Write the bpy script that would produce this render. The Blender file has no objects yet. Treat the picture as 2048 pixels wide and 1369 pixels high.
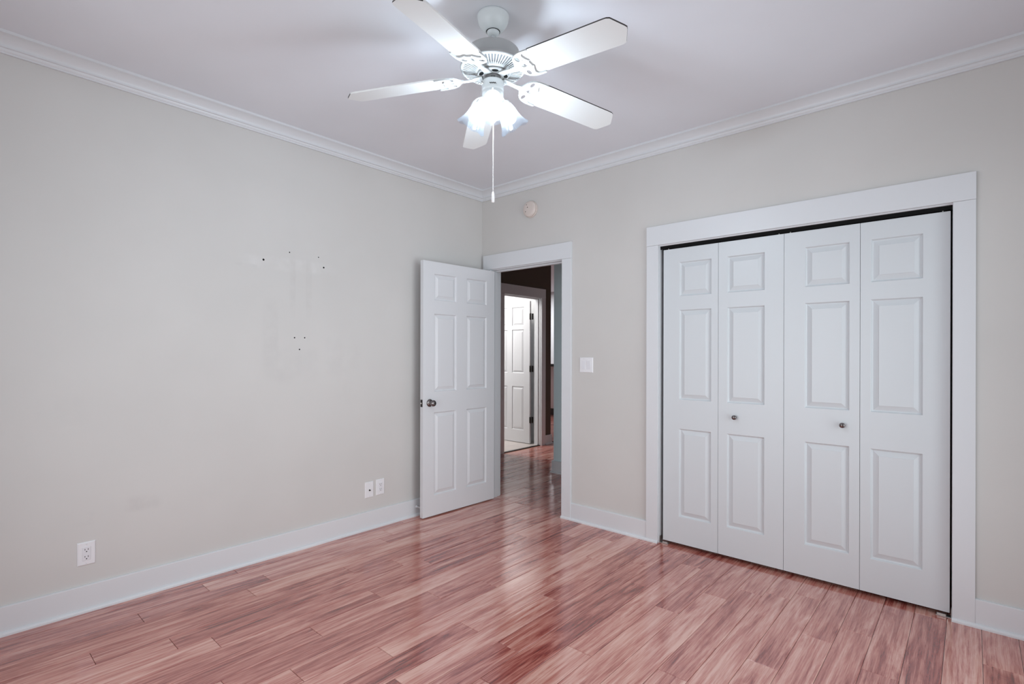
import bpy, bmesh, math, random
from math import pi, sin, cos, radians
from mathutils import Vector, Matrix

SC = bpy.context.scene
COL = SC.collection

# ---------------------------------------------------------------- camera
cam_d = bpy.data.cameras.new('camera')
cam_d.sensor_width = 36.0
cam_d.lens = 18.2034
cam_d.shift_y = (705.83 - 684.5) / 2048.0
cam_d.clip_start = 0.02
cam = bpy.data.objects.new('camera', cam_d)
COL.objects.link(cam)
YAW, ROLL = -0.7271012, 0.0025
fw = Vector((sin(YAW), cos(YAW), 0)); rt = Vector((cos(YAW), -sin(YAW), 0)); up = Vector((0, 0, 1))
cx_ = rt * cos(ROLL) + up * sin(ROLL)
cy_ = up * cos(ROLL) - rt * sin(ROLL)
M = Matrix((cx_, cy_, -fw)).transposed().to_4x4()
M.translation = Vector((3.36975, -3.37341, 1.32))
cam.matrix_world = M
SC.camera = cam

# ---------------------------------------------------------------- view, world, lights
SC.view_settings.view_transform = 'Standard'
SC.view_settings.look = 'None'
SC.view_settings.gamma = 1.0
SC.view_settings.exposure = 0.0
SC.view_settings.use_curve_mapping = False
SC.cycles.use_denoising = True
SC.cycles.max_bounces = 10
SC.cycles.diffuse_bounces = 6
SC.cycles.transparent_max_bounces = 12
SC.cycles.sample_clamp_indirect = 6.0
SC.cycles.caustics_reflective = False
SC.cycles.caustics_refractive = False

world = bpy.data.worlds.new('sky')
SC.world = world
world.use_nodes = True
bg = world.node_tree.nodes['Background']
bg.inputs['Color'].default_value = (0.86, 0.93, 1.0, 1)
bg.inputs['Strength'].default_value = 1.0

def area(name, loc, rot, sx, sy, power, col, spread=180):
    l = bpy.data.lights.new(name, 'AREA')
    l.shape = 'RECTANGLE'; l.size = sx; l.size_y = sy
    l.energy = power; l.color = col; l.spread = radians(spread)
    o = bpy.data.objects.new(name, l); COL.objects.link(o)
    o.location = loc; o.rotation_euler = rot
    return o
RX0, RX1, RY0, RY1, H = 0.0, 3.95, -3.95, 0.0, 2.783
# added soft fill, set in two unseen windows made for it
area('fill_rear_window', (1.75, RY0 - 0.02, 1.2), (radians(90), 0, 0), 2.1, 2.1, 23.0, (0.90, 0.965, 1.0), 140)
area('fill_right_window', (RX1 + 0.02, -1.25, 1.2), (radians(90), 0, radians(90)), 1.9, 2.1, 19.0, (0.88, 0.965, 1.0), 105)
# ceiling lights of the bathroom and of the far room (outside the bedroom)
area('bathroom_light', (-2.35, 1.62, 2.74), (0, 0, 0), 1.3, 0.5, 48.0, (1.0, 0.965, 0.93))
area('far_room_light', (-4.2, 5.4, 2.74), (0, 0, 0), 1.0, 0.6, 60.0, (0.93, 0.96, 1.0))

# ---------------------------------------------------------------- materials
def mat(name, col, rough=0.5, metal=0.0, spec=0.5, emit=None, estr=0.0):
    m = bpy.data.materials.new(name); m.use_nodes = True
    b = m.node_tree.nodes['Principled BSDF']
    b.inputs['Base Color'].default_value = (*col, 1)
    b.inputs['Roughness'].default_value = rough
    b.inputs['Metallic'].default_value = metal
    b.inputs['Specular IOR Level'].default_value = spec
    if emit:
        b.inputs['Emission Color'].default_value = (*emit, 1)
        b.inputs['Emission Strength'].default_value = estr
    return m
class NT:
    def __init__(s, m):
        s.t = m.node_tree; s.n = s.t.nodes; s.b = s.n['Principled BSDF']
    def node(s, typ, **kw):
        n = s.n.new(typ)
        for k, v in kw.items(): setattr(n, k, v)
        return n
    def link(s, a, b): s.t.links.new(a, b)
    def val(s, sock, v):
        if hasattr(v, 'is_output'): s.link(v, sock)
        else: sock.default_value = v
    def math(s, op, a, b=None, clamp=False):
        n = s.node('ShaderNodeMath', operation=op, use_clamp=clamp)
        s.val(n.inputs[0], a)
        if b is not None: s.val(n.inputs[1], b)
        return n.outputs[0]
    def coords(s, scale=(1, 1, 1), offset=None):
        tc = s.node('ShaderNodeTexCoord')
        mp = s.node('ShaderNodeMapping'); mp.inputs['Scale'].default_value = scale
        s.link(tc.outputs['Object'], mp.inputs['Vector'])
        return mp.outputs[0]
    def noise(s, vec, scale, detail=4, rough=0.5, dist=0.0):
        n = s.node('ShaderNodeTexNoise')
        s.link(vec, n.inputs['Vector'])
        n.inputs['Scale'].default_value = scale; n.inputs['Detail'].default_value = detail
        n.inputs['Roughness'].default_value = rough; n.inputs['Distortion'].default_value = dist
        return n.outputs['Fac']
    def ramp(s, fac, stops):
        n = s.node('ShaderNodeValToRGB'); e = n.color_ramp.elements
        while len(e) < len(stops): e.new(0.5)
        for i, (p, c) in enumerate(stops):
            e[i].position = p; e[i].color = (*c, 1) if len(c) == 3 else c
        s.link(fac, n.inputs[0]); return n.outputs[0]
    def mix(s, fac, a, b, blend='MIX'):
        n = s.node('ShaderNodeMix', data_type='RGBA', blend_type=blend)
        s.val(n.inputs[0], fac)
        for i, v in ((6, a), (7, b)):
            if hasattr(v, 'is_output'): s.link(v, n.inputs[i])
            else: n.inputs[i].default_value = (*v, 1)
        return n.outputs[2]
    def bump(s, h, strength, dist):
        n = s.node('ShaderNodeBump')
        n.inputs['Strength'].default_value = strength; n.inputs['Distance'].default_value = dist
        s.link(h, n.inputs['Height']); s.link(n.outputs[0], s.b.inputs['Normal']); return n

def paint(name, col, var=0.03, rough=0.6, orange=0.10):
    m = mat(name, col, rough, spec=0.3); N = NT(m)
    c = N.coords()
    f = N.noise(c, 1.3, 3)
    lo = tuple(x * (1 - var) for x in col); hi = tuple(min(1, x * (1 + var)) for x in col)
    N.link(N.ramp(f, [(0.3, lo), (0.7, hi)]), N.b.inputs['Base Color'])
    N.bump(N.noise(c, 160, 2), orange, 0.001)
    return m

M_WALL = paint('wall_paint_greige', (0.60, 0.585, 0.565))
M_CEIL = paint('ceiling_paint', (0.73, 0.745, 0.785), orange=0.05)
M_TRIM = mat('trim_paint_white', (0.68, 0.695, 0.715), 0.38)
M_DOOR = mat('door_paint_white', (0.69, 0.70, 0.72), 0.42)
M_FAN = mat('fan_white_enamel', (0.70, 0.71, 0.70), 0.35)
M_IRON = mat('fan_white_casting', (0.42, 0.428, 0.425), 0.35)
M_COLLAR = mat('collar_grey', (0.16, 0.16, 0.165), 0.4)
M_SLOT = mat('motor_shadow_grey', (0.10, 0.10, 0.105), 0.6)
M_KIT = mat('fan_enamel_shade_tint', (0.68, 0.72, 0.73), 0.35)  # fan white with the blue-grey of shade mixed into the colour
M_DARK = mat('dark_void', (0.008, 0.008, 0.008), 0.8, spec=0.1)
M_BLADE_DARK = mat('blade_dark', (0.035, 0.032, 0.03), 0.5)
M_BRONZE = mat('dark_bronze', (0.035, 0.028, 0.025), 0.35, 0.6)
M_NICKEL = mat('dark_polished_nickel', (0.22, 0.20, 0.20), 0.12, 1.0)
M_STEEL = mat('satin_steel', (0.62, 0.60, 0.57), 0.35, 0.9)
M_PLATE = mat('white_plastic', (0.78, 0.78, 0.80), 0.35)
M_PLATE2 = mat('white_plastic_insert', (0.74, 0.74, 0.77), 0.3)
M_BEIGE = mat('beige_plastic', (0.66, 0.58, 0.535), 0.5)
M_TRACK = mat('track_dark_metal', (0.008, 0.008, 0.008), 0.8, spec=0.1)
M_COUNTER = mat('dark_stone', (0.025, 0.022, 0.022), 0.25)
M_HALLWHITE = mat('far_wall_paint', (0.66, 0.67, 0.68), 0.6)
M_HALLBLUE = paint('wall_blue_grey', (0.68, 0.82, 0.85))  # even pale blue-grey tone of the hall wall end
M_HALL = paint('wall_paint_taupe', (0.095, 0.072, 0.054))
M_CHAIN = mat('chain_white', (0.8, 0.8, 0.8), 0.35)
M_RUBBER = mat('white_rubber', (0.75, 0.75, 0.77), 0.6)

# closet leaves: embossed wood grain under the paint
M_BIFOLD = mat('bifold_paint_woodgrain', (0.63, 0.66, 0.68), 0.36); _N = NT(M_BIFOLD)
_c = _N.coords((1, 1, 0.07))
_N.bump(_N.noise(_c, 90, 5, 0.6, 1.2), 0.12, 0.002)

# left wall: repaired, scuffed patch
M_WALL_L = paint('wall_paint_scuffed', (0.60, 0.587, 0.57)); _N = NT(M_WALL_L)
def smudge(N, cy, cz, ry, rz, seed):
    tc = N.node('ShaderNodeTexCoord'); sp = N.node('ShaderNodeSeparateXYZ')
    N.link(tc.outputs['Object'], sp.inputs[0])
    a = N.math('DIVIDE', N.math('SUBTRACT', sp.outputs[1], cy), ry)
    b = N.math('DIVIDE', N.math('SUBTRACT', sp.outputs[2], cz), rz)
    d = N.math('POWER', N.math('ADD', N.math('POWER', N.math('ABSOLUTE', a), 4.0), N.math('POWER', N.math('ABSOLUTE', b), 4.0)), 0.25)
    k = N.math('SUBTRACT', 1.0, d, True)
    k = N.math('MULTIPLY', k, 2.5, True)
    mp = N.node('ShaderNodeMapping'); mp.inputs['Location'].default_value = (seed, seed * 2, 0)
    N.link(tc.outputs['Object'], mp.inputs['Vector'])
    n = N.noise(mp.outputs[0], 9, 4, 0.6)
    n = N.math('MULTIPLY', N.math('SUBTRACT', n, 0.35, True), 2.2, True)
    return N.math('MULTIPLY', k, n)
_base = _N.b.inputs['Base Color'].links[0].from_socket
for (cy, cz, ry, rz, amt, colr) in [(-1.80, 1.895, 0.36, 0.050, 0.9, (0.655, 0.645, 0.635)), (-1.775, 1.77, 0.026, 0.24, 0.75, (0.535, 0.52, 0.505)), (-1.665, 1.77, 0.026, 0.24, 0.75, (0.535, 0.52, 0.505)), (-2.07, 1.862, 0.07, 0.012, 0.9, (0.50, 0.49, 0.48)),
                                    (-1.92, 1.43, 0.06, 0.26, 0.6, (0.52, 0.51, 0.50)), (-1.78, 1.24, 0.22, 0.15, 0.5, (0.54, 0.53, 0.52)),
                                    (-1.48, 1.28, 0.08, 0.16, 0.4, (0.53, 0.52, 0.51)), (-1.36, 1.20, 0.12, 0.3, 0.35, (0.55, 0.535, 0.52)),
                                    (-2.60, 0.50, 0.1, 0.05, 0.5, (0.52, 0.50, 0.49)), (-2.93, 1.03, 0.12, 0.09, 0.25, (0.53, 0.52, 0.51)), (-2.85, 0.47, 0.05, 0.04, 0.5, (0.5, 0.49, 0.48))]:
    _k = _N.math('MULTIPLY', smudge(_N, cy, cz, ry, rz, cy * 3 + cz), amt)
    _base = _N.mix(_k, _base, colr)
_N.link(_base, _N.b.inputs['Base Color'])

# hardwood
def make_wood():
    m = mat('red_hand_scraped_hardwood', (0.3, 0.12, 0.1), 0.22); N = NT(m)
    at = N.node('ShaderNodeAttribute'); at.attribute_name = 'plank'; pl = at.outputs['Fac']
    tc = N.node('ShaderNodeTexCoord')
    off = N.node('ShaderNodeCombineXYZ')
    N.link(N.math('MULTIPLY', pl, 37.0), off.inputs[0]); N.link(N.math('MULTIPLY', pl, 91.0), off.inputs[1]); N.link(N.math('MULTIPLY', pl, 53.0), off.inputs[2])
    ad = N.node('ShaderNodeVectorMath', operation='ADD')
    N.link(tc.outputs['Object'], ad.inputs[0]); N.link(off.outputs[0], ad.inputs[1])
    def mp(s):
        q = N.node('ShaderNodeMapping'); q.inputs['Scale'].default_value = s
        N.link(ad.outputs[0], q.inputs['Vector']); return q.outputs[0]
    big = N.noise(mp((1, 0.11, 1)), 14, 5, 0.65, 1.2)       # broad cathedral patches
    med = N.noise(mp((1, 0.04, 1)), 46, 5, 0.7, 0.5)      # grain bands
    fine = N.noise(mp((1, 0.025, 1)), 170, 4, 0.75)         # pores
    g = N.math('ADD', N.math('MULTIPLY', big, 0.42), N.math('ADD', N.math('MULTIPLY', med, 0.36), N.math('MULTIPLY', fine, 0.26)))
    g = N.math('ADD', g, N.math('MULTIPLY', N.math('SUBTRACT', pl, 0.5), 0.10))
    col = N.ramp(g, [(0.36, (0.11, 0.014, 0.012)), (0.44, (0.29, 0.060, 0.048)), (0.515, (0.50, 0.185, 0.145)), (0.62, (0.70, 0.40, 0.33))])
    # open gaps between boards are dark
    N.link(col, N.b.inputs['Base Color'])
    N.b.inputs['IOR'].default_value = 2.35
    rg = N.math('ADD', N.math('MULTIPLY', med, 0.08), 0.11)
    N.link(rg, N.b.inputs['Roughness'])
    scr = N.noise(mp((1, 0.035, 1)), 22, 2, 0.5)          # hand-scraped ripples along the boards
    h = N.math('ADD', scr, N.math('MULTIPLY', fine, 0.05))
    N.bump(h, 0.33, 0.004)
    return m
M_WOOD = make_wood()

# bathroom tile
M_TILE = mat('bathroom_tile', (0.62, 0.56, 0.53), 0.25); _N = NT(M_TILE)
_br = _N.node('ShaderNodeTexBrick'); _N.link(_N.coords((1, 1, 1)), _br.inputs['Vector'])
_br.offset = 0.0; _br.inputs['Scale'].default_value = 1.0
_br.inputs['Brick Width'].default_value = 0.30; _br.inputs['Row Height'].default_value = 0.30; _br.inputs['Mortar Size'].default_value = 0.004
_br.inputs['Color1'].default_value = (0.64, 0.585, 0.555, 1); _br.inputs['Color2'].default_value = (0.60, 0.54, 0.51, 1); _br.inputs['Mortar'].default_value = (0.45, 0.41, 0.39, 1)
_N.link(_br.outputs['Color'], _N.b.inputs['Base Color'])

# lit frosted glass of the lamp shades, glowing bulbs
def make_shade():
    m = bpy.data.materials.new('frosted_ribbed_glass'); m.use_nodes = True
    t = m.node_tree; n = t.nodes; n.clear()
    out = n.new('ShaderNodeOutputMaterial')
    tr = n.new('ShaderNodeBsdfTransparent'); tr.inputs[0].default_value = (0.80, 0.87, 0.95, 1)
    tl = n.new('ShaderNodeBsdfTranslucent'); tl.inputs[0].default_value = (0.84, 0.91, 1.0, 1)
    gl = n.new('ShaderNodeBsdfGlossy'); gl.inputs['Roughness'].default_value = 0.15
    m1 = n.new('ShaderNodeMixShader'); m1.inputs[0].default_value = 0.022
    m2 = n.new('ShaderNodeMixShader'); m2.inputs[0].default_value = 0.07
    t.links.new(tr.outputs[0], m1.inputs[1]); t.links.new(tl.outputs[0], m1.inputs[2])
    t.links.new(m1.outputs[0], m2.inputs[1]); t.links.new(gl.outputs[0], m2.inputs[2])
    t.links.new(m2.outputs[0], out.inputs['Surface'])
    return m
M_SHADE = make_shade()
M_BULB = mat('lit_bulb', (1, 1, 1), 0.5, emit=(0.86, 0.95, 1.0), estr=165.0)

# ---------------------------------------------------------------- mesh helpers
class MB:
    def __init__(s): s.v = []; s.f = []; s.mi = []; s.sm = []
    def add(s, vs, fs, mi=0, smooth=False):
        o = len(s.v); s.v += [tuple(v) for v in vs]
        for f in fs: s.f.append(tuple(i + o for i in f)); s.mi.append(mi); s.sm.append(smooth)
    def box(s, x0, x1, y0, y1, z0, z1, mi=0):
        v = [(x0, y0, z0), (x1, y0, z0), (x1, y1, z0), (x0, y1, z0), (x0, y0, z1), (x1, y0, z1), (x1, y1, z1), (x0, y1, z1)]
        s.add(v, [(0, 3, 2, 1), (4, 5, 6, 7), (0, 1, 5, 4), (1, 2, 6, 5), (2, 3, 7, 6), (3, 0, 4, 7)], mi)
    def lathe(s, prof, n=48, mat4=None, mi=0, smooth=True, fn=None):
        vs = []; fs = []
        for j, (r, z) in enumerate(prof):
            for i in range(n):
                a = 2 * pi * i / n
                rr, zz = (r, z) if fn is None else fn(r, z, a, j)
                v = Vector((rr * cos(a), rr * sin(a), zz))
                vs.append(mat4 @ v if mat4 else v)
        for j in range(len(prof) - 1):
            for i in range(n):
                k = (i + 1) % n
                fs.append((j * n + i, j * n + k, (j + 1) * n + k, (j + 1) * n + i))
        s.add(vs, fs, mi, smooth)
        for j, end in ((0, True), (len(prof) - 1, False)):
            if prof[j][0] > 1e-6 and getattr(s, 'cap', True) and fn is None:
                ids = [j * n + i for i in range(n)]
                if end: ids = ids[::-1]
                o = len(s.v) - len(vs)
                s.f.append(tuple(q + o for q in ids)); s.mi.append(mi); s.sm.append(False)
    def tube(s, pts, r, n=8, mi=0):
        pts = [Vector(p) for p in pts]; vs = []; fs = []
        for j, p in enumerate(pts):
            d = (pts[min(j + 1, len(pts) - 1)] - pts[max(j - 1, 0)]).normalized()
            a = d.cross(Vector((0, 0, 1)))
            if a.length < 1e-3: a = d.cross(Vector((1, 0, 0)))
            a.normalize(); b = d.cross(a)
            rr = r[j] if isinstance(r, (list, tuple)) else r
            for i in range(n):
                t = 2 * pi * i / n; vs.append(p + a * rr * cos(t) + b * rr * sin(t))
        for j in range(len(pts) - 1):
            for i in range(n):
                k = (i + 1) % n; fs.append((j * n + i, j * n + k, (j + 1) * n + k, (j + 1) * n + i))
        fs.append(tuple(range(n))[::-1]); fs.append(tuple((len(pts) - 1) * n + i for i in range(n)))
        s.add(vs, fs, mi, True)
    def prism(s, poly, holes, z0, z1, xf=None, mi=0, mi_top=None, mi_side=None):
        """polygon (with holes) extruded z0..z1; xf maps a local point to space"""
        bm = bmesh.new(); edges = []
        for lp in [poly] + list(holes):
            vv = [bm.verts.new((p[0], p[1], 0)) for p in lp]
            for i in range(len(vv)): edges.append(bm.edges.new((vv[i], vv[(i + 1) % len(vv)])))
        bmesh.ops.triangle_fill(bm, use_beauty=True, use_dissolve=False, edges=edges)
        bm.verts.index_update()
        pv = [v.co.copy() for v in bm.verts]; tri = [[v.index for v in f.verts] for f in bm.faces]
        nrm = [f.normal.z for f in bm.faces]
        bm.free()
        X = xf or (lambda v: v)
        n = len(pv)
        vs = [X(Vector((p.x, p.y, z0))) for p in pv] + [X(Vector((p.x, p.y, z1))) for p in pv]
        lo, hi = [], []
        for t, nz in zip(tri, nrm):
            t = t if nz > 0 else t[::-1]
            lo.append(tuple(t[::-1])); hi.append(tuple(i + n for i in t))
        o = len(s.v)
        s.add(vs, lo, mi); 
        for f in hi: s.f.append(tuple(i + o for i in f)); s.mi.append(mi if mi_top is None else mi_top); s.sm.append(False)
        base = 0
        for li, lp in enumerate([poly] + list(holes)):
            m_ = len(lp)
            for i in range(m_):
                a, b = base + i, base + (i + 1) % m_
                f = (a, b, b + n, a + n) if li == 0 else (b, a, a + n, b + n)
                s.f.append(tuple(q + o for q in f))
                mm = mi if mi_side is None else (mi_side(i) if callable(mi_side) else mi_side)
                s.mi.append(mm if li == 0 else mi); s.sm.append(False)
            base += m_
    def build(s, name, mats, parent=None, bevel=0.0, seg=2):
        me = bpy.data.meshes.new(name)
        me.from_pydata(s.v, [], s.f)
        for m in (mats if isinstance(mats, (list, tuple)) else [mats]): me.materials.append(m)
        me.polygons.foreach_set('material_index', s.mi)
        me.polygons.foreach_set('use_smooth', s.sm)
        me.update()
        o = bpy.data.objects.new(name, me); COL.objects.link(o)
        if parent: o.parent = parent
        if bevel:
            b = o.modifiers.new('bevel', 'BEVEL'); b.width = bevel; b.segments = seg; b.limit_method = 'ANGLE'; b.angle_limit = radians(40)
        return o

def tag(o, label, cat, group=None, kind=None):
    if label: o['label'] = label
    if cat: o['category'] = cat
    if group: o['group'] = group
    if kind: o['kind'] = kind
    return o
def thing(name, label, cat, loc=(0, 0, 0), rotz=0.0, group=None, kind=None):
    o = bpy.data.objects.new(name, None); COL.objects.link(o)
    o.empty_display_size = 0.1
    o.location = loc; o.rotation_euler = (0, 0, rotz)
    return tag(o, label, cat, group, kind)
def struct(o, label, cat): return tag(o, label, cat, None, 'structure')
def copy_tree(o, parent=None):
    c = o.copy(); COL.objects.link(c); c.parent = parent
    for ch in list(o.children): copy_tree(ch, c)
    return c

# ---------------------------------------------------------------- floor: one boarded surface through bedroom, hall and far room
random.seed(11)
JOINTS = {0: [-2.15], 1: [-2.345, -1.14], 2: [-2.676, -2.062], 3: [-2.20, -0.972], 4: [-2.906, -1.686, -0.461], 5: [-2.639, -1.421], 6: [-2.506, -1.288],
          7: [-1.755, -0.532], 8: [-2.16, -0.942], 9: [-1.548], 10: [-1.25, -0.63], 11: [-2.038, -0.197], 12: [-0.547], 13: [-1.154], 14: [-1.649, -0.425],
          15: [-0.69, -0.076], 16: [-1.46, -0.238], 17: [-0.853], 18: [-0.538], 19: [-1.35], 20: [-0.307], 21: [-1.026], 22: [-0.643], 23: [-0.462]}
PW, PX0 = 0.127, -0.025
fl = MB(); plank_id = []
def add_planks(x_lo, x_hi, y_lo, y_hi):
    k0 = math.floor((x_lo - PX0) / PW); k1 = math.ceil((x_hi - PX0) / PW)
    for k in range(k0, k1):
        a = max(x_lo, PX0 + k * PW); b = min(x_hi, PX0 + (k + 1) * PW)
        if b - a < 0.004: continue
        known = [j for j in JOINTS.get(k, []) if y_lo < j < y_hi]
        js = list(known)
        if known:
            t = min(known) - random.uniform(0.9, 1.25)
            while t > y_lo: js.append(t); t -= random.uniform(0.6, 1.25)
            t = max(known) + random.uniform(0.8, 1.25)
        else:
            t = y_lo + random.uniform(0.1, 1.1)
        while t < y_hi: js.append(t); t += random.uniform(0.6, 1.25)
        js = sorted(set([y_lo] + js + [y_hi]))
        g, bv, dz = 0.0007, 0.0026, 0.0014
        for c, d in zip(js[:-1], js[1:]):
            x0, x1, y0, y1 = a + g, b - g, c + g, d - g
            if y1 - y0 < 0.01: continue
            v = [(x0, y0, -dz - .002), (x1, y0, -dz - .002), (x1, y1, -dz - .002), (x0, y1, -dz - .002),
                 (x0, y0, -dz), (x1, y0, -dz), (x1, y1, -dz), (x0, y1, -dz),
                 (x0 + bv, y0 + bv * .6, 0), (x1 - bv, y0 + bv * .6, 0), (x1 - bv, y1 - bv * .6, 0), (x0 + bv, y1 - bv * .6, 0)]
            f = [(8, 9, 10, 11)]
            for q in range(4):
                r = (q + 1) % 4
                f.append((q + 4, r + 4, r + 8, q + 8)); f.append((q, r, r + 4, q + 4))
            fl.add(v, f); plank_id.extend([random.random()] * len(f))
add_planks(0.0, 3.95, RY0, 0.06)
add_planks(-1.30, 3.95, 0.06, 1.60)
add_planks(-1.24, 0.4, 1.60, 2.80)
add_planks(-6.0, 0.4, 2.80, 6.6)
n_pl = len(plank_id)
fl.box(-6.0, 3.95, RY0, 6.6, -0.06, -0.0031, 1)
plank_id += [0.0] * 6
o = fl.build('floor', [M_WOOD, M_DARK])
at = o.data.attributes.new('plank', 'FLOAT', 'FACE'); at.data.foreach_set('value', plank_id)
struct(o, 'glossy red hand-scraped hardwood floor of long boards', 'floor')
b_ = MB(); b_.box(-3.6, -1.24, 1.3, 2.62, 0.0005, 0.006); struct(b_.build('floor_bathroom', M_TILE), 'pale tiled floor behind the hall doorway', 'floor')
b_ = MB(); b_.box(-1.255, -1.215, 1.612, 2.388, 0.0, 0.010); struct(b_.build('trim_threshold', M_BRONZE, bevel=.003), 'dark threshold strip between tile and hardwood', 'threshold')

# ---------------------------------------------------------------- walls and ceiling
EX0, EX1, EZ = 0.113, 0.913, 2.062          # bedroom door opening (in the wall)
CX0, CX1, CZ = 1.741, 3.2945, 2.062         # closet opening
b_ = MB()
T = 0.118
for (x0, x1, z0, z1) in [(-1.33, EX0 - .018, 0, H), (EX0 - .018, EX1 + .018, EZ + .018, H), (EX1 + .018, CX0 - .018, 0, H), (CX0 - .018, CX1 + .018, CZ + .018, H), (CX1 + .018, 4.07, 0, H)]:
    b_.box(x0, x1, 0, T, z0, z1)
struct(b_.build('wall_back', M_WALL), 'greige wall with the bedroom doorway and the closet', 'wall')
b_ = MB(); b_.box(-0.12, 0, RY0 - .12, -0.0005, 0, H)
wl = struct(b_.build('wall_left', M_WALL_L), 'long bare greige wall with patched marks', 'wall')
for (y, z, r) in [(-1.965, 1.908, .0045), (-1.556, 1.908, .004), (-1.762, 1.416, .0032), (-1.692, 1.417, .0032), (-1.728, 1.338, .0032), (-1.797, 1.979, .0028), (-1.595, 1.974, .0026)]:
    h_ = MB(); h_.lathe([(r * 1.5, 0.0), (r * 1.25, .0006), (r, .0007)], 12, Matrix.Translation((0.0001, y, z)) @ Matrix.Rotation(pi / 2, 4, 'Y'))
    h_.build('screw_hole', M_DARK, wl)
WRX0, WRX1, WYA, WYB, WZ0, WZ1 = 0.7, 2.8, -2.2, -0.3, 0.12, 2.28  # unseen window openings, added and sized for the fill light
b_ = MB()
for (x0, x1, z0, z1) in [(-0.12, WRX0, 0, H), (WRX0, WRX1, 0, WZ0), (WRX0, WRX1, WZ1, H), (WRX1, 4.07, 0, H)]: b_.box(x0, x1, RY0 - .12, RY0, z0, z1)
struct(b_.build('wall_rear', M_WALL), 'greige wall behind the camera with an added unseen window', 'wall')
b_ = MB()
for (y0, y1, z0, z1) in [(RY0, WYA, 0, H), (WYA, WYB, 0, WZ0), (WYA, WYB, WZ1, H), (WYB, 0, 0, H)]: b_.box(RX1, RX1 + .12, y0, y1, z0, z1)
struct(b_.build('wall_right', M_WALL), 'greige side wall with an added unseen window', 'wall')
def window(name, axis, a0, a1):
    b = MB()
    def bx(p0, p1, z0, z1):
        if axis == 'y': b.box(p0, p1, RY0 - .09, RY0 - .05, z0, z1)
        else: b.box(RX1 + .05, RX1 + .09, p0, p1, z0, z1)
    bx(a0, a0 + .05, WZ0, WZ1); bx(a1 - .05, a1, WZ0, WZ1); bx(a0 + .05, a1 - .05, WZ0, WZ0 + .05); bx(a0 + .05, a1 - .05, WZ1 - .05, WZ1)
    bx(a0 + .05, a1 - .05, (WZ0 + WZ1) / 2 - .02, (WZ0 + WZ1) / 2 + .02)
    struct(b.build(name, M_TRIM), 'white frame of an added unseen window', 'window')
window('added_window_1', 'y', WRX0, WRX1); window('added_window_2', 'x', WYA, WYB)
b_ = MB(); b_.box(-6.0, 4.07, RY0 - .12, 6.7, H, H + .1); struct(b_.build('ceiling', M_CEIL), 'smooth pale grey-white ceiling', 'ceiling')

# closet interior
b_ = MB()
b_.box(CX0 - .3, CX1 + .3, .75, .80, 0, H); b_.box(CX0 - .35, CX0 - .3, T, .75, 0, H); b_.box(CX1 + .3, CX1 + .35, T, .75, 0, H); b_.box(CX0 - .3, CX1 + .3, T, .75, 2.3, 2.35)
struct(b_.build('wall_closet', M_WALL), 'inside of the closet behind the folding doors', 'wall')

# hall, bathroom, far room
HX = -1.212
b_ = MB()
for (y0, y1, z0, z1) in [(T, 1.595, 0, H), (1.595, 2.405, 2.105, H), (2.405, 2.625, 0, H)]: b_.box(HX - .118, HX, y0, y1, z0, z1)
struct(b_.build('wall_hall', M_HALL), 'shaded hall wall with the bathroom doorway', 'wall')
BX, BY = -0.078, 1.195
b_ = MB(); b_.box(BX, 4.07, BY, BY + .12, 0, H); struct(b_.build('wall_hall_far', M_HALLBLUE), 'end of the hall wall facing the bedroom doorway', 'wall')
b_ = MB(); b_.box(3.95, 4.07, T, BY, 0, H); struct(b_.build('wall_hall_end', M_WALL), 'closed end of the hall', 'wall')
b_ = MB(); b_.box(0.30, 0.42, BY + .12, 6.6, 0, H); b_.box(-6.0, 0.42, 6.6, 6.7, 0, H); b_.box(-6.1, -6.0, 2.5, 6.7, 0, H)
struct(b_.build('wall_far_room', M_HALLWHITE), 'pale wall of the room beyond the hall', 'wall')
b_ = MB(); b_.box(-6.0, -1.33, 2.63, 2.72, 0, H); b_.box(-3.6, -1.33, 1.2, 1.3, 0, H); b_.box(-3.7, -3.6, 1.2, 2.72, 0, H)
struct(b_.build('wall_bathroom', M_HALLWHITE), 'white walls of the lit bathroom', 'wall')

# ---------------------------------------------------------------- trim
P, D = 0.0836, 0.0808
CROWN = [(P, 0.0), (P, -.0135), (.0765, -.0145), (.0750, -.0155)]
for i in range(1, 10):
    t = i / 9.0
    CROWN.append((.0750 - .0440 * sin(t * pi / 2) ** 1.2, -.0155 - .0390 * (1 - cos(t * pi / 2)) ** .85))
CROWN += [(.0335, -.0550), (.0335, -.0580), (.0310, -.0592), (.0235, -.0600), (.0225, -.0622)]
CROWN += [(.0215, -.0660), (.0190, -.0700), (.0150, -.0730), (.0135, -.0740), (.0135, -.0808), (0, -.0808)]
def sweep(mb, prof, path, z, closed=False):
    """prof (out, dz) swept along a horizontal path; path = list of (point, outward normal scaled for mitre)"""
    n = len(prof); vs = []; fs = []
    for (p, nr) in path:
        for (a, dz) in prof: vs.append((p[0] + nr[0] * a, p[1] + nr[1] * a, z + dz))
    m = len(path)
    for j in range(m - 1 if not closed else m):
        k = (j + 1) % m
        for i in range(n - 1): fs.append((j * n + i, j * n + i + 1, k * n + i + 1, k * n + i))
    mb.add(vs, fs)
b_ = MB()
sweep(b_, CROWN, [((0, RY0), (1, 1)), ((0, 0), (1, -1)), ((RX1, 0), (-1, -1)), ((RX1, RY0), (-1, 1))], H, True)
struct(b_.build('trim_crown', M_TRIM), 'white crown moulding along the top of the walls', 'crown moulding')
BASE = [(0, .1345), (.011, .1345), (.0145, .1325), (.015, .129), (.015, 0)]
SHOE = [(.0, .019), (.017, .019), (.0225, .0175), (.027, .0135), (.0295, .008), (.030, 0)]
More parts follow.
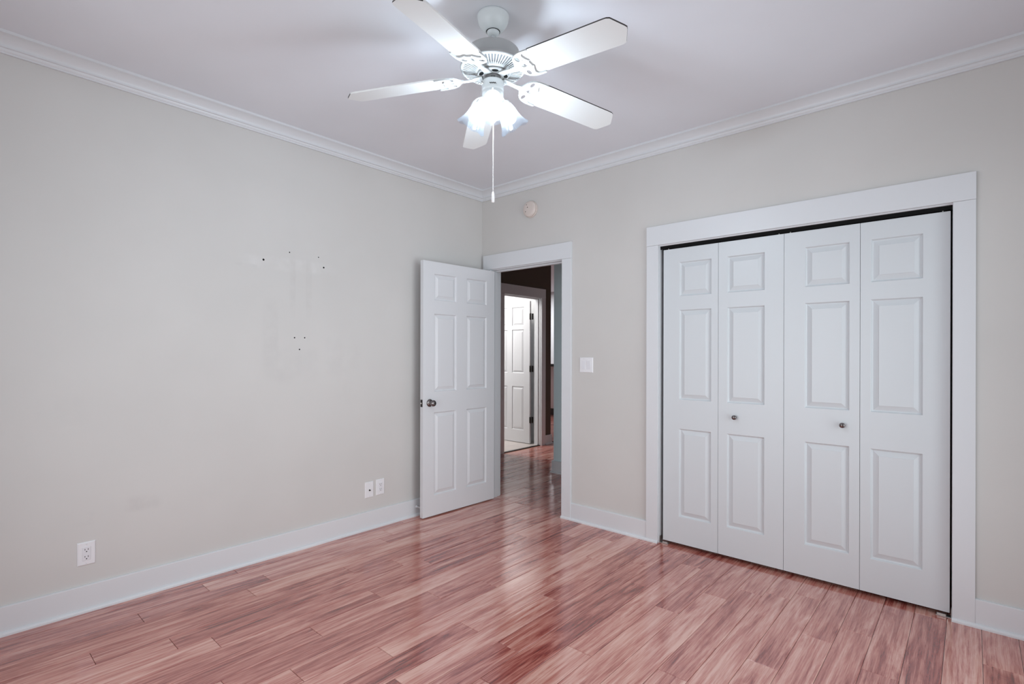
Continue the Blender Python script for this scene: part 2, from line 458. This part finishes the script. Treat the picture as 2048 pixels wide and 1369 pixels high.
def runs(name, segs, prof, label):
    b = MB()
    for s in segs: sweep(b, prof, s, 0)
    struct(b.build(name, M_TRIM), label, 'baseboard')
W = lambda x: ((x, 0), (0, -1))
left_run = [((0, RY0), (1, 1)), ((0, 0), (1, -1)), ((0.032, 0), (0, -1))]
runs('baseboard_left', [left_run], BASE, 'tall white baseboard along the bare wall')
runs('baseboard_back', [[W(1.004), W(1.654)], [W(3.381), ((RX1, 0), (-1, -1))]], BASE, 'tall white baseboard beside the closet')
runs('baseboard_right', [[((RX1, 0), (-1, -1)), ((RX1, RY0), (-1, 1)), ((0, RY0), (1, 1))]], BASE, 'tall white baseboard behind the camera')
runs('trim_shoe', [left_run[:2] + [W(EX0)], [W(EX1), W(CX0)], [W(CX1), ((RX1, 0), (-1, -1)), ((RX1, RY0), (-1, 1)), ((0, RY0), (1, 1))]], SHOE, 'white shoe moulding at the foot of the baseboards')
runs('baseboard_hall', [[((HX, T), (1, 0)), ((HX, 1.525), (1, 0))], [((HX, 2.482), (1, 0)), ((HX, 2.625), (1, 1)), ((HX - .11, 2.625), (0, 1))], [((4.0, BY), (0, -1)), ((BX, BY), (-1, -1)), ((BX, BY + .12), (-1, 0))]], BASE, 'white baseboard in the hall')
runs('trim_shoe_hall', [[((HX, 2.482), (1, 0)), ((HX, 2.625), (1, 1)), ((HX - .11, 2.625), (0, 1))], [((4.0, BY), (0, -1)), ((BX, BY), (-1, -1)), ((BX, BY + .12), (-1, 0))]], SHOE, 'white shoe moulding in the hall')

def casing(name, x0, x1, xi0, xi1, zt, zs, label):
    t = thing(name, label, 'door trim', kind='structure')
    b = MB(); b.box(x0, xi0, -.0195, 0, 0, zs - .0008); b.build('side_casing', M_TRIM, t, .0015)
    b = MB(); b.box(xi1, x1, -.0195, 0, 0, zs - .0008); b.build('side_casing', M_TRIM, t, .0015)
    b = MB(); b.box(x0 - .0005, x1 + .0005, -.0205, 0, zs, zt); b.build('head_casing', M_TRIM, t, .0015)
    return t
ZS = 2.069
t_e = casing('trim_entry', 0.032, 1.004, 0.118, 0.9155, 2.199, ZS, 'white flat casing around the bedroom doorway')
b = MB(); b.box(EX0 - .018, EX0, 0, T + .002, 0, EZ); b.box(EX1, EX1 + .018, 0, T + .002, 0, EZ); b.box(EX0 - .018, EX1 + .018, 0, T + .002, EZ, EZ + .018)
b.build('jamb', M_TRIM, t_e)
b = MB(); b.box(EX0, EX0 + .011, .040, .075, 0, EZ - .011); b.box(EX1 - .011, EX1, .040, .075, 0, EZ - .011); b.box(EX0, EX1, .040, .075, EZ - .011, EZ)
b.build('door_stop_strip', M_TRIM, t_e, .001)
b = MB(); b.box(EX0 - .09, EX0 - .006, T, T + .0195, 0, ZS); b.box(EX1 + .006, EX1 + .09, T, T + .0195, 0, ZS); b.box(EX0 - .09, EX1 + .09, T, T + .0195, ZS, 2.199)
b.build('hall_side_casing', M_TRIM, t_e, .0015)
t_c = casing('trim_closet', 1.652, 3.381, 1.7385, 3.2965, 2.203, ZS, 'white flat casing around the closet doors')
b = MB(); b.box(CX0 - .018, CX0, 0, T, 0, CZ); b.box(CX1, CX1 + .018, 0, T, 0, CZ); b.box(CX0 - .018, CX1 + .018, 0, T, CZ, CZ + .018)
b.build('jamb', M_TRIM, t_c)
# bathroom doorway casing on the hall side
HY0, HY1, HZ = 1.612, 2.388, 2.088
t_b = thing('trim_bathroom', 'shaded casing around the hall doorway to the bathroom', 'door trim', kind='structure')
for (y0, y1) in ((HY0 - .088, HY0 - .004), (HY1 + .004, HY1 + .092)):
    b = MB(); b.box(HX, HX + .0195, y0, y1, 0, HZ + .006); b.build('side_casing', M_TRIM, t_b, .0015)
b = MB(); b.box(HX, HX + .0205, HY0 - .0885, HY1 + .0925, HZ + .007, HZ + .137); b.build('head_casing', M_TRIM, t_b, .0015)
b = MB(); b.box(HX - .118, HX, HY0 - .017, HY0, 0, HZ); b.box(HX - .118, HX, HY1, HY1 + .017, 0, HZ); b.box(HX - .118, HX, HY0 - .017, HY1 + .017, HZ, HZ + .017); b.build('jamb', M_TRIM, t_b)
b = MB(); b.box(HX - .078, HX - .04, HY0, HY0 + .011, 0, HZ); b.box(HX - .078, HX - .04, HY1 - .011, HY1, 0, HZ); b.box(HX - .078, HX - .04, HY0, HY1, HZ - .011, HZ); b.build('door_stop_strip', M_TRIM, t_b, .001)

# ---------------------------------------------------------------- doors
def leaf(mb, w, h, t, cols, rows, z0=0.0, both=False, fold=1.0):
    """raised-panel leaf, local x 0..w, front at y=0 facing -y, z z0..z0+h"""
    xs = [0] + [v for c in cols for v in c] + [w]
    zs = [z0] + [v for r in rows for v in r] + [z0 + h]
    def side(yf, sg):
        def q(v):
            return v if sg > 0 else [v[0], v[3], v[2], v[1]]
        for i in range(len(xs) - 1):
            for j in range(len(zs) - 1):
                a0, a1, c0, c1 = xs[i], xs[i + 1], zs[j], zs[j + 1]
                if i % 2 == 1 and j % 2 == 1:
                    rings = [(0, 0), (.002, .0012), (.0055, .0088), (.0085, .0112), (.0115, .0115), (.0365, .0026), (.0375, .0010), (.0385, .0010)]
                    vs = []; fs = []
                    for (ins, dp) in rings:
                        ins *= fold
                        y = yf + sg * dp
                        vs += [(a0 + ins, y, c0 + ins), (a1 - ins, y, c0 + ins), (a1 - ins, y, c1 - ins), (a0 + ins, y, c1 - ins)]
                    for r in range(len(rings) - 1):
                        for e in range(4):
                            f_ = e; g_ = (e + 1) % 4
                            fs.append(tuple(q([r * 4 + f_, r * 4 + g_, r * 4 + 4 + g_, r * 4 + 4 + f_])))
                    k = (len(rings) - 1) * 4
                    fs.append(tuple(q([k, k + 1, k + 2, k + 3])))
                    mb.add(vs, fs)
                else:
                    vs = [(a0, yf, c0), (a1, yf, c0), (a1, yf, c1), (a0, yf, c1)]
                    mb.add(vs, [tuple(q([0, 1, 2, 3]))])
    side(0.0, 1)
    if both: side(t, -1)
    else: mb.add([(0, t, z0), (w, t, z0), (w, t, z0 + h), (0, t, z0 + h)], [(0, 3, 2, 1)])
    z1 = z0 + h
    for (xa, xb) in ((0, 0), (w, w)):
        f = [(0, 1, 2, 3)] if xa else [(0, 3, 2, 1)]
        mb.add([(xa, 0, z0), (xa, t, z0), (xa, t, z1), (xa, 0, z1)], f)
    mb.add([(0, 0, z0), (w, 0, z0), (w, t, z0), (0, t, z0)], [(0, 3, 2, 1)])
    mb.add([(0, 0, z1), (w, 0, z1), (w, t, z1), (0, t, z1)], [(0, 1, 2, 3)])
def knob_profile_big(): return [(0.031, 0), (.031, .003), (.028, .007), (.020, .010), (.0125, .012), (.0115, .024), (.016, .030), (.0225, .036), (.0255, .044), (.0250, .052), (.021, .058), (.012, .0615), (0.0, .062)]

# bedroom door, open nearly flat to the bare wall.  Local frame: x from free edge to hinge, front (-y local) faces the room
F_ = Vector((0.1345, -0.791)); H_ = Vector((0.1535, 0.003)); w_e = (H_ - F_).length
ang = math.atan2(H_.y - F_.y, H_.x - F_.x)
d1 = thing('door_1', 'open white six-panel bedroom door with dark round knob', 'door', (F_.x, F_.y, 0), ang, kind='structure')
b = MB(); leaf(b, w_e, 2.041, .035, [(.111, .346), (.459, .697)], [(.170, .838), (1.004, 1.632), (1.740, 1.954)], z0=.009, both=True)
b.build('leaf', M_DOOR, d1)
for sg in (0, 1):
    kn = MB(); q = Matrix.Translation((.066, 0 if sg == 0 else .035, .917)) @ Matrix.Rotation(pi / 2 if sg == 0 else -pi / 2, 4, 'X')
    kn.lathe(knob_profile_big(), 32, q); kn.build('knob', M_NICKEL, d1)
b = MB(); b.box(-.0012, .001, .006, .030, .888, .946); b.build('latch_plate', M_BRONZE, d1)
b = MB(); b.tube([(-.011, .018, .917), (0, .018, .917)], [.006, .008], 10); b.build('latch_bolt', M_STEEL, d1)
for z in (.25, 1.05, 1.86):
    b = MB(); b.tube([(w_e + .002, .040, z - .045), (w_e + .002, .040, z + .045)], .0055, 10); b.build('hinge', M_BRONZE, d1)

# bathroom door, open at a right angle, seen through the doorway
w_b = .762
d2 = thing('door_2', 'lit white six-panel bathroom door standing open beyond the hall', 'door', (-1.383 - w_b, 2.352, 0), 0, kind='structure')
b = MB(); leaf(b, w_b, 2.050, .030, [(.110, .330), (.420, .650)], [(.192, .828), (1.022, 1.658), (1.713, 2.008 - .02)], z0=.014)
b.build('leaf', M_DOOR, d2)
for z in (.352, 1.088, 1.840):
    b = MB(); b.tube([(w_b + .010, .012, z - .048), (w_b + .010, .012, z + .048)], .007, 10)
    b.box(w_b - .006, w_b + .010, -.001, .002, z - .044, z + .044); b.box(w_b + .010, w_b + .040, .0305, .0355, z - .044, z + .044)
    b.build('hinge', M_BRONZE, d2)

# closet bifolds
ROWS = [(.205, .805), (1.002, 1.614), (1.707, 1.940)]
YB = .018
def bifold(name, label, a0, a1, b1_, colsa, colsb, knob, which):
    t = thing(name, label, 'closet door', (a0, YB, 0), 0, kind='structure')
    wa, wb = a1 - a0 - .001, b1_ - a1 - .001
    l1 = MB(); leaf(l1, wa, 2.012, .032, [(colsa[0] - a0, colsa[1] - a0)], ROWS, z0=.023); o1 = l1.build('leaf', M_BIFOLD, t)
    l2 = MB(); leaf(l2, wb, 2.012, .032, [(colsb[0] - a1 - .001, colsb[1] - a1 - .001)], ROWS, z0=.023); o2 = l2.build('leaf', M_BIFOLD, t)
    o2.location = (a1 - a0 + .001, 0, 0)
    par, px = (o1, knob[0] - a0) if which == 0 else (o2, knob[0] - a1 - .001)
    k = MB(); k.lathe([(.0085, 0), (.0075, .004), (.006, .010), (.008, .015), (.0128, .019), (.0148, .024), (.0140, .029), (.0095, .0325), (0, .0335)], 24, Matrix.Translation((px, 0, knob[1])) @ Matrix.Rotation(pi / 2, 4, 'X'))
    k.build('knob', M_NICKEL, par)
    for x in (.03, b1_ - a0 - .03):
        p = MB(); p.tube([(x, .014, 2.030), (x, .014, 2.058)], .0035, 8); p.build('pivot_pin', M_STEEL, t)
    return t
bifold('door_3', 'folding white closet doors nearer the light switch, knob on the inner leaf', 1.7625, 2.139, 2.5255, (1.876, 2.094), (2.195, 2.419), (2.247, .914), 1)
bifold('door_4', 'folding white closet doors farther from the light switch, knob on the inner leaf', 2.5275, 2.908, 3.2860, (2.637, 2.859), (2.956, 3.179), (2.829, .920), 0)
tr = MB(); tr.box(CX0 + .001, CX1 - .001, YB - .006, YB - .003, 2.040, CZ - .0005); tr.box(CX0 + .001, CX1 - .001, YB + .035, YB + .038, 2.040, CZ - .0005); tr.box(CX0 + .001, CX1 - .001, YB - .003, YB + .035, CZ - .003, CZ - .0005)
tag(tr.build('door_track', M_TRACK), 'dark metal track above the closet doors', 'door track')
for (x, sg, lab) in ((CX0, 1, 'small steel pivot bracket on the floor at the closet jamb nearer the light switch'), (CX1, -1, 'small steel pivot bracket on the floor at the closet jamb farther from the light switch')):
    pb = MB()
    xa, xb = sorted((x + sg * .001, x + sg * .062)); pb.box(xa, xb, YB - .012, YB + .022, 0.0005, .004)
    xa, xb = sorted((x + sg * .022, x + sg * .058)); pb.box(xa, xb, YB - .010, YB + .004, .004, .013)
    xa, xb = sorted((x + sg * .0005, x + sg * .003)); pb.box(xa, xb, YB - .012, YB + .022, .0005, .045)
    tag(pb.build('pivot_bracket', M_STEEL, None, .001), lab, 'bracket', 'closet door pivot brackets')

# ---------------------------------------------------------------- wall plates and small fittings
def rounded_plate(mb, w, h, t, mi=0):
    mb.add([(-w / 2, 0, -h / 2), (w / 2, 0, -h / 2), (w / 2, 0, h / 2), (-w / 2, 0, h / 2),
            (-w / 2, -t * .35, -h / 2), (w / 2, -t * .35, -h / 2), (w / 2, -t * .35, h / 2), (-w / 2, -t * .35, h / 2),
            (-w / 2 + .004, -t, -h / 2 + .004), (w / 2 - .004, -t, -h / 2 + .004), (w / 2 - .004, -t, h / 2 - .004), (-w / 2 + .004, -t, h / 2 - .004)],
           [(4, 5, 9, 8), (5, 6, 10, 9), (6, 7, 11, 10), (7, 4, 8, 11), (8, 9, 10, 11), (0, 1, 5, 4), (1, 2, 6, 5), (2, 3, 7, 6), (3, 0, 4, 7)], mi)
def screw(parent, x, z, y):
    s = MB(); q = Matrix.Translation((x, y, z)) @ Matrix.Rotation(pi / 2, 4, 'X')
    s.lathe([(.0032, 0), (.0030, .0008), (.0, .0011)], 12, q); s.build('screw', M_PLATE2, parent)
def slot(parent, x, z, y, round_=False):
    s = MB()
    if round_: s.lathe([(.0026, 0), (.0026, .0004)], 12, Matrix.Translation((x, y, z)) @ Matrix.Rotation(pi / 2, 4, 'X'))
    else: s.box(x - .0011, x + .0011, y - .0004, y, z - .0038, z + .0038)
    s.build('slot', M_DARK, parent)
LW = -pi / 2 + pi   # local -y faces +x on the bare wall
def outlet(label, y, z, w=.074, h=.117, decora=True):
    t = thing('wall_outlet', label, 'outlet', (0, y, z), pi / 2)
    b = MB(); rounded_plate(b, w, h, .006); b.build('cover_plate', M_PLATE, t)
    if decora:
        b = MB(); b.box(-.0168, .0168, -.0085, -.004, -.0335, .0335); f = b.build('receptacle', M_PLATE2, t, .0012)
        yy = -.0086
        for dz in (.018, -.018): 
            for dx in (-.0064, .0064): slot(f, dx, dz + .004, yy)
            slot(f, 0, dz - .007, yy, True)
        for dz in (.0485, -.0485): screw(t, 0, dz, -.006)
    else:
        for dz in (.0195, -.0195):
            b = MB(); b.lathe([(.0172, 0), (.0172, .0022), (.0160, .0030)], 24, Matrix.Translation((0, -.0055, dz)) @ Matrix.Rotation(pi / 2, 4, 'X')); f = b.build('receptacle', M_PLATE2, t)
            for dx in (-.0064, .0064): slot(f, dx, dz + .004, -.0086)
            slot(f, 0, dz - .007, -.0086, True)
        screw(t, 0, 0, -.006)
    return t
outlet('white rectangular-faced wall outlet low on the bare wall, alone', -2.843, .2925)
outlet('white wall outlet beside the coaxial plate near the open door', -1.094, .2965, .072, .118)
t = thing('cable_plate', 'white wall plate with one dark coaxial jack near the open door', 'wall plate', (0, -1.190, .2925), pi / 2)
b = MB(); rounded_plate(b, .072, .118, .006); b.build('cover_plate', M_PLATE, t)
b = MB(); b.lathe([(.0065, 0), (.0065, .002), (.0048, .0025), (.0048, .010), (.0030, .0102), (.0030, .006)], 6, Matrix.Translation((0, -.006, -.003)) @ Matrix.Rotation(pi / 2, 4, 'X'), smooth=False); b.build('jack', M_BRONZE, t)
for dz in (.046, -.046): screw(t, 0, dz, -.006)
t = thing('light_switch', 'white double rocker switch plate between doorway and closet', 'light switch', (1.140, 0, 1.226))
b = MB(); rounded_plate(b, .120, .117, .006); b.build('cover_plate', M_PLATE, t)
for dx in (-.023, .023):
    b = MB(); s_ = 1 if dx < 0 else -1
    b.add([(dx - .0165, -.006, -.033), (dx + .0165, -.006, -.033), (dx + .0165, -.006, .033), (dx - .0165, -.006, .033),
           (dx - .0165, -.0085 - .002 * s_, -.033), (dx + .0165, -.0085 - .002 * s_, -.033), (dx + .0165, -.0085 + .002 * s_, .033), (dx - .0165, -.0085 + .002 * s_, .033)],
          [(4, 5, 6, 7), (0, 1, 5, 4), (1, 2, 6, 5), (2, 3, 7, 6), (3, 0, 4, 7)])
    b.build('rocker', M_PLATE2, t, .0006)
    for dz in (.0485, -.0485): screw(t, dx, dz, -.006)
t = thing('smoke_detector', 'round beige smoke detector high above the doorway', 'smoke detector', (0.582, 0, 2.530))
RXm = Matrix.Rotation(pi / 2, 4, 'X')
b = MB(); b.lathe([(.070, 0), (.070, .009), (.067, .011), (.064, .012)], 40, RXm); b.build('base', M_BEIGE, t)
b = MB(); b.lathe([(.0655, .012), (.0665, .022), (.0645, .030), (.058, .0345), (.040, .0365), (0, .037)], 40, RXm); cv = b.build('cover', M_BEIGE, t)
for (dx, dz, r) in ((-.022, .036, .0035), (-.012, .014, .0042), (-.033, -.020, .0038)):
    b = MB(); b.lathe([(r, 0), (r, .0006)], 12, Matrix.Translation((dx, -.0366 if abs(dx) + abs(dz) < .05 else -.0362, dz)) @ RXm); b.build('vent_hole', M_DARK, cv)
# spring door stop on the baseboard
t = thing('door_stop', 'small white spring door stop on the baseboard behind the open door', 'door stop', (.015, -.757, .074))
b = MB(); b.lathe([(.011, 0), (.011, .004), (.007, .008)], 16, Matrix.Rotation(pi / 2, 4, 'Y')); b.build('base', M_RUBBER, t)
pts = []
for i in range(97):
    a = i / 96.0; pts.append((.008 + a * .052, .0055 * cos(a * 2 * pi * 9), .0055 * sin(a * 2 * pi * 9)))
b = MB(); b.tube(pts, .0015, 6); b.build('spring', M_RUBBER, t)
b = MB(); b.lathe([(.007, 0), (.0085, .003), (.0085, .012), (.005, .015)], 16, Matrix.Translation((.058, 0, 0)) @ Matrix.Rotation(pi / 2, 4, 'Y')); b.build('tip', M_RUBBER, t)

# bar beyond the hall
t = thing('breakfast_bar', 'dark-topped bar with pale front in the far room beyond the hall', 'bar', (-3.4, 5.3, 0))
b = MB(); b.box(-.9, .9, -.10, .45, 1.035, 1.085); b.build('countertop', M_COUNTER, t, .004)
b = MB(); b.box(-.85, .85, .10, .25, .14, 1.034); b.build('front_panel', M_HALLWHITE, t)
b = MB(); b.box(-.84, .84, .13, .24, 0, .139); b.build('plinth', M_COUNTER, t)

# ---------------------------------------------------------------- ceiling fan
FX, FY = 1.8117, -1.7511
fan = thing('ceiling_fan', 'white five-blade ceiling fan with three lit glass shades', 'ceiling fan', (FX, FY, H))
Z = lambda z: z - H
def L(prof): return [(r, Z(z)) for r, z in prof]
b = MB(); b.lathe(L([(.0665, 2.7825), (.0690, 2.779), (.0685, 2.772), (.0668, 2.767), (.0655, 2.757), (.0612, 2.745), (.0538, 2.733), (.0455, 2.724), (.0390, 2.719), (.0365, 2.7155), (.0305, 2.7135)]), 48); b.build('canopy', M_KIT, fan)
b = MB(); b.lathe(L([(.0300, 2.7134), (.0298, 2.7125), (.0190, 2.7125)]), 32); b.build('canopy_opening', M_DARK, fan)
b = MB(); b.lathe(L([(.012, 2.728), (.0245, 2.720), (.0272, 2.710), (.0230, 2.699), (.0120, 2.693)]), 32); b.build('hanger_ball', M_KIT, fan)
b = MB(); b.tube([(0, 0, Z(2.70)), (0, 0, Z(2.626))], .0105, 20); b.build('downrod', M_KIT, fan)
b = MB(); b.lathe(L([(.0125, 2.634), (.0135, 2.631), (.055, 2.6295), (.105, 2.6265), (.1130, 2.6225), (.1150, 2.616), (.1150, 2.581), (.1165, 2.573), (.126, 2.5675), (.1375, 2.5625), (.1415, 2.555), (.1405, 2.549), (.1350, 2.5455)]), 72); b.build('motor_housing', M_IRON, fan)
# vented lower bowl: ribs over a recessed cone
vent = MB(); vent.cap = False
vent.lathe(L([(.1355, 2.5465), (.131, 2.5435), (.128, 2.5455)]), 72)
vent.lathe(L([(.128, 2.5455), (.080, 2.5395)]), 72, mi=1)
vent.lathe(L([(.080, 2.5395), (.078, 2.5330), (.072, 2.5298), (.058, 2.5285), (.030, 2.5285)]), 72)
for i in range(60):
    a = 2 * pi * (i + .5) / 60
    ca, sa = cos(a), sin(a)
    vs = []
    for (r, z, wd) in ((.0790, 2.5332, .0018), (.1300, 2.5432, .0031)):
        for (dt, dz) in ((-wd, 0), (wd, 0), (wd, .006), (-wd, .006)): vs.append((r * ca - dt * sa, r * sa + dt * ca, Z(z + dz)))
    vent.add(vs, [(0, 3, 2, 1), (4, 5, 6, 7), (0, 1, 5, 4), (1, 2, 6, 5), (2, 3, 7, 6), (3, 0, 4, 7)])
vent.build('vent_ring', [M_IRON, M_SLOT], fan)
TH0 = -1.2712
fly = MB(); fly.lathe(L([(.030, 2.5284), (.066, 2.5284), (.0685, 2.524), (.066, 2.518), (.030, 2.5165)]), 48)
fw_ = fly.build('flywheel', M_IRON, fan)
for i in range(5):
    a = TH0 + (i + .5) * 2 * pi / 5
    pts = []
    for q in range(16):
        u = 2 * pi * q / 16; r = .0555 + .0090 * sin(u); tt = .0150 * cos(u)
        pts.append((r * cos(a) - tt * sin(a), r * sin(a) + tt * cos(a)))
    s = MB(); s.prism(pts, [], Z(2.5164), Z(2.5172)); s.build('cooling_slot', M_DARK, fw_)
hub = MB(); hub.lathe(L([(.034, 2.5166), (.0335, 2.5125), (.027, 2.508), (.0245, 2.496)]), 32); hb = hub.build('hub_collar', M_COLLAR, fan)
a = math.atan2(-3.37341 - FY, 3.36975 - FX)
b = MB(); b.lathe([(.0098, 0), (.0098, .0022)], 20, Matrix.Translation((.0245 * cos(a), .0245 * sin(a), Z(2.5035))) @ Matrix.Rotation(a, 4, 'Z') @ Matrix.Rotation(pi / 2, 4, 'Y')); b.build('wiring_hole', M_DARK, hb)

PITCH, DROOP, R_T, BW = 0.2193, 0.0982, 0.660, 0.0675
def blade_frame(i):
    t_ = TH0 + i * 2 * pi / 5
    e = Vector((cos(t_), sin(t_), 0)); tg = Vector((-sin(t_), cos(t_), 0)); z = Vector((0, 0, 1))
    e2 = e * cos(DROOP) - z * sin(DROOP); u2 = z * cos(DROOP) + e * sin(DROOP)
    tv = tg * cos(PITCH) - u2 * sin(PITCH); n = u2 * cos(PITCH) + tg * sin(PITCH)
    return e2, tv, n, e, tg
B_OUT = [(.196, -.050), (.215, -.062), (.250, -BW), (.598, -BW), (.612, -BW + .001), (.6235, -BW + .006), (.655, -.010), (.6595, 0.0), (.655, .010), (.6235, BW - .006), (.612, BW - .001), (.598, BW), (.250, BW), (.215, .062), (.196, .050), (.190, .025), (.190, -.025)]
def arc(cx, cy, rx, ry, a0, a1, n):
    return [(cx + rx * cos(radians(a0 + (a1 - a0) * i / n)), cy + ry * sin(radians(a0 + (a1 - a0) * i / n))) for i in range(n + 1)]
half = [(.128, .0105), (.139, .014), (.1465, .026), (.153, .042), (.164, .056), (.180, .0655), (.200, .0705), (.225, .0715), (.246, .0705), (.250, .0675), (.248, .0630), (.228, .0615), (.214, .0590), (.208, .0520), (.2075, .0440), (.2115, .034), (.2185, .023), (.2215, .016), (.2175, .0125), (.2165, .006)]
IRON = half + [(x, -y) for x, y in reversed(half)]
HOLES = [[(x, y) for x, y in arc(.178, .041, .0095, .014, 0, 330, 11)], [(x, -y) for x, y in reversed(arc(.178, .041, .0095, .014, 0, 330, 11))],
         [(x, y) for x, y in arc(.186, 0, .0140, .0085, 0, 330, 11)]]
ZB = 2.5203
for i in range(5):
    e2, tv, n, e, tg = blade_frame(i)
    org = Vector((0, 0, Z(ZB)))
    X = lambda v, e2=e2, tv=tv, n=n, org=org: org + e2 * v.x + tv * v.y + n * v.z
    bl = MB()
    dark = lambda k: 1 if k in (1, 2, 3, 4, 5, 6, 7, 8) else 0  # one long edge and the tip dark like the top, other edge white
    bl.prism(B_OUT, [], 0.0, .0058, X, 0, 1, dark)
    bo = bl.build('blade', [M_FAN, M_BLADE_DARK], fan)
    ir = MB(); ir.prism(IRON, HOLES, -.0052, -.0004, X)
    # arm from flywheel to plate
    pts = [Vector((0, 0, Z(2.5135))) + e * .045, Vector((0, 0, Z(2.5120))) + e * .075, X(Vector((.112, 0, -.004))), X(Vector((.150, 0, -.0035)))]
    vs = []; fs = []
    prof = [(.0175, .0050), (.0135, .0050), (.0098, .0050), (.0140, .0028)]
    for p, (wd, tk), bl_ in zip(pts, prof, (0, .25, 1, 1)):
        t_v = tg.lerp(tv, bl_).normalized(); n_v = Vector((0, 0, 1)).lerp(n, bl_).normalized()
        vs += [p - t_v * wd - n_v * tk * .6, p - t_v * wd * .45 - n_v * tk, p + t_v * wd * .45 - n_v * tk, p + t_v * wd - n_v * tk * .6, p + t_v * wd + n_v * tk * .5, p - t_v * wd + n_v * tk * .5]
    for j in range(3):
        for k in range(6):
            l = (k + 1) % 6; fs.append((j * 6 + k, (j + 1) * 6 + k, (j + 1) * 6 + l, j * 6 + l))
    fs += [tuple(range(6)), tuple(18 + q for q in range(6))[::-1]]
    ir.add(vs, fs)
    io = ir.build('blade_iron', M_IRON, fan, .0012)
    for (sx, sy) in ((.196, .030), (.196, -.030), (.166, 0)):
        s = MB(); s.lathe([(.0042, 0), (.0040, .0014), (0, .0022)], 10, Matrix.Translation(X(Vector((sx, sy, -.0052)))) @ Matrix.Rotation(pi, 4, 'X')); s.build('screw', M_PLATE, io)

# light kit
b = MB(); b.lathe(L([(.022, 2.4985), (.0420, 2.4975), (.0460, 2.4945), (.0468, 2.490), (.0468, 2.462), (.0476, 2.459), (.0476, 2.455), (.0450, 2.452), (.0450, 2.448), (.0470, 2.445), (.0470, 2.438), (.0455, 2.420), (.0430, 2.405), (.0340, 2.393), (.0180, 2.386), (.0, 2.385)]), 56); kit = b.build('switch_housing', M_KIT, fan)
CAMAZ = math.atan2(-3.37341 - FY, 3.36975 - FX)
# maker's mark on the housing: a small dark script stroke
pts = []
for i in range(49):
    a = CAMAZ - .30 + .60 * i / 48.0
    pts.append((.0472 * cos(a), .0472 * sin(a), Z(2.4685) + .0026 * sin(i * 1.55) + .0016 * sin(i * .5)))
b = MB(); b.tube(pts, .0009, 5); b.build('script_mark', M_BLADE_DARK, kit)
TILT = radians(55)
SH = [(.0245, 0), (.0275, .004), (.0325, .012), (.0375, .026), (.0410, .044), (.0445, .064), (.0500, .082), (.0565, .096), (.0620, .106), (.0655, .113)]
for q in range(3):
    az = CAMAZ + q * 2 * pi / 3
    d = Vector((cos(az) * cos(TILT), sin(az) * cos(TILT), -sin(TILT)))
    side = Vector((-sin(az), cos(az), 0)); u = side.cross(d)
    nk = Vector((cos(az) * .050, sin(az) * .050, Z(2.412)))
    R = Matrix((side, u, d)).transposed().to_4x4(); R.translation = nk
    b = MB(); b.lathe([(.012, -.030), (.0135, -.024), (.0150, -.012), (.0270, -.006), (.0300, 0.0), (.0300, .012), (.0275, .014), (.016, .013), (.016, -.004)], 36, R); so = b.build('socket_cup', M_FAN, fan)
    for w3 in range(3):
        a = 2 * pi * w3 / 3 + .5
        s = MB(); s.tube([R @ Vector((.029 * cos(a), .029 * sin(a), .008)), R @ Vector((.040 * cos(a), .040 * sin(a), .008))], [.0022, .0034], 8); s.build('thumb_screw', M_FAN, so)
    b = MB(); b.cap = False
    n_ = 144
    def ruff(r, z, a, j, SH=SH):
        k = max(0, (z - .05) / .063)
        return r * (1 + .010 * cos(48 * a) * (1 if z > .008 else 0) + .026 * k * k * cos(6 * a)), z - .006 * k * k * (cos(6 * a) * .6 - .4)
    b.lathe(SH, n_, R, fn=ruff)
    b.build('lamp_shade', M_SHADE, fan)
    bb = MB(); bb.lathe([(.010, .004), (.012, .018), (.018, .030), (.0265, .046), (.0290, .060), (.0265, .074), (.0170, .086), (.0, .090)], 28, R)
    bb.build('bulb', M_BULB, fan)
# pull chains
ch = MB()
cxy = (cos(CAMAZ) * .030 + .002, sin(CAMAZ) * .030)
z = Z(2.389)
while z > Z(2.008):
    ch.lathe([(.0006, z + .0026), (.0021, z + .0012), (.0024, z), (.0021, z - .0012), (.0006, z - .0026)], 8, Matrix.Translation((cxy[0], cxy[1], 0))); z -= .0050
co = ch.build('pull_chain', M_CHAIN, fan)
b = MB(); b.lathe(L([(.0020, 2.009), (.0042, 2.006), (.0056, 1.998), (.0066, 1.986), (.0070, 1.974), (.0064, 1.966), (.0045, 1.963), (0, 1.9625)]), 20, Matrix.Translation((cxy[0], cxy[1], 0))); b.build('pull_knob', M_CHAIN, co)
a = CAMAZ - 1.15
ex, ey = cos(a), sin(a)
b = MB(); b.lathe([(.0050, 0), (.0050, .003), (.0030, .004), (.0030, .010)], 12, Matrix.Translation((ex * .0465, ey * .0465, Z(2.479))) @ Matrix.Rotation(a, 4, 'Z') @ Matrix.Rotation(pi / 2, 4, 'Y')); sw = b.build('chain_switch', M_STEEL, fan)
pts = [(ex * r, ey * r, Z(zz)) for r, zz in ((.056, 2.479), (.059, 2.470), (.058, 2.455), (.0555, 2.435), (.056, 2.415), (.057, 2.395))]
b = MB(); b.tube(pts, .0011, 6); b.build('fan_chain', M_STEEL, fan)
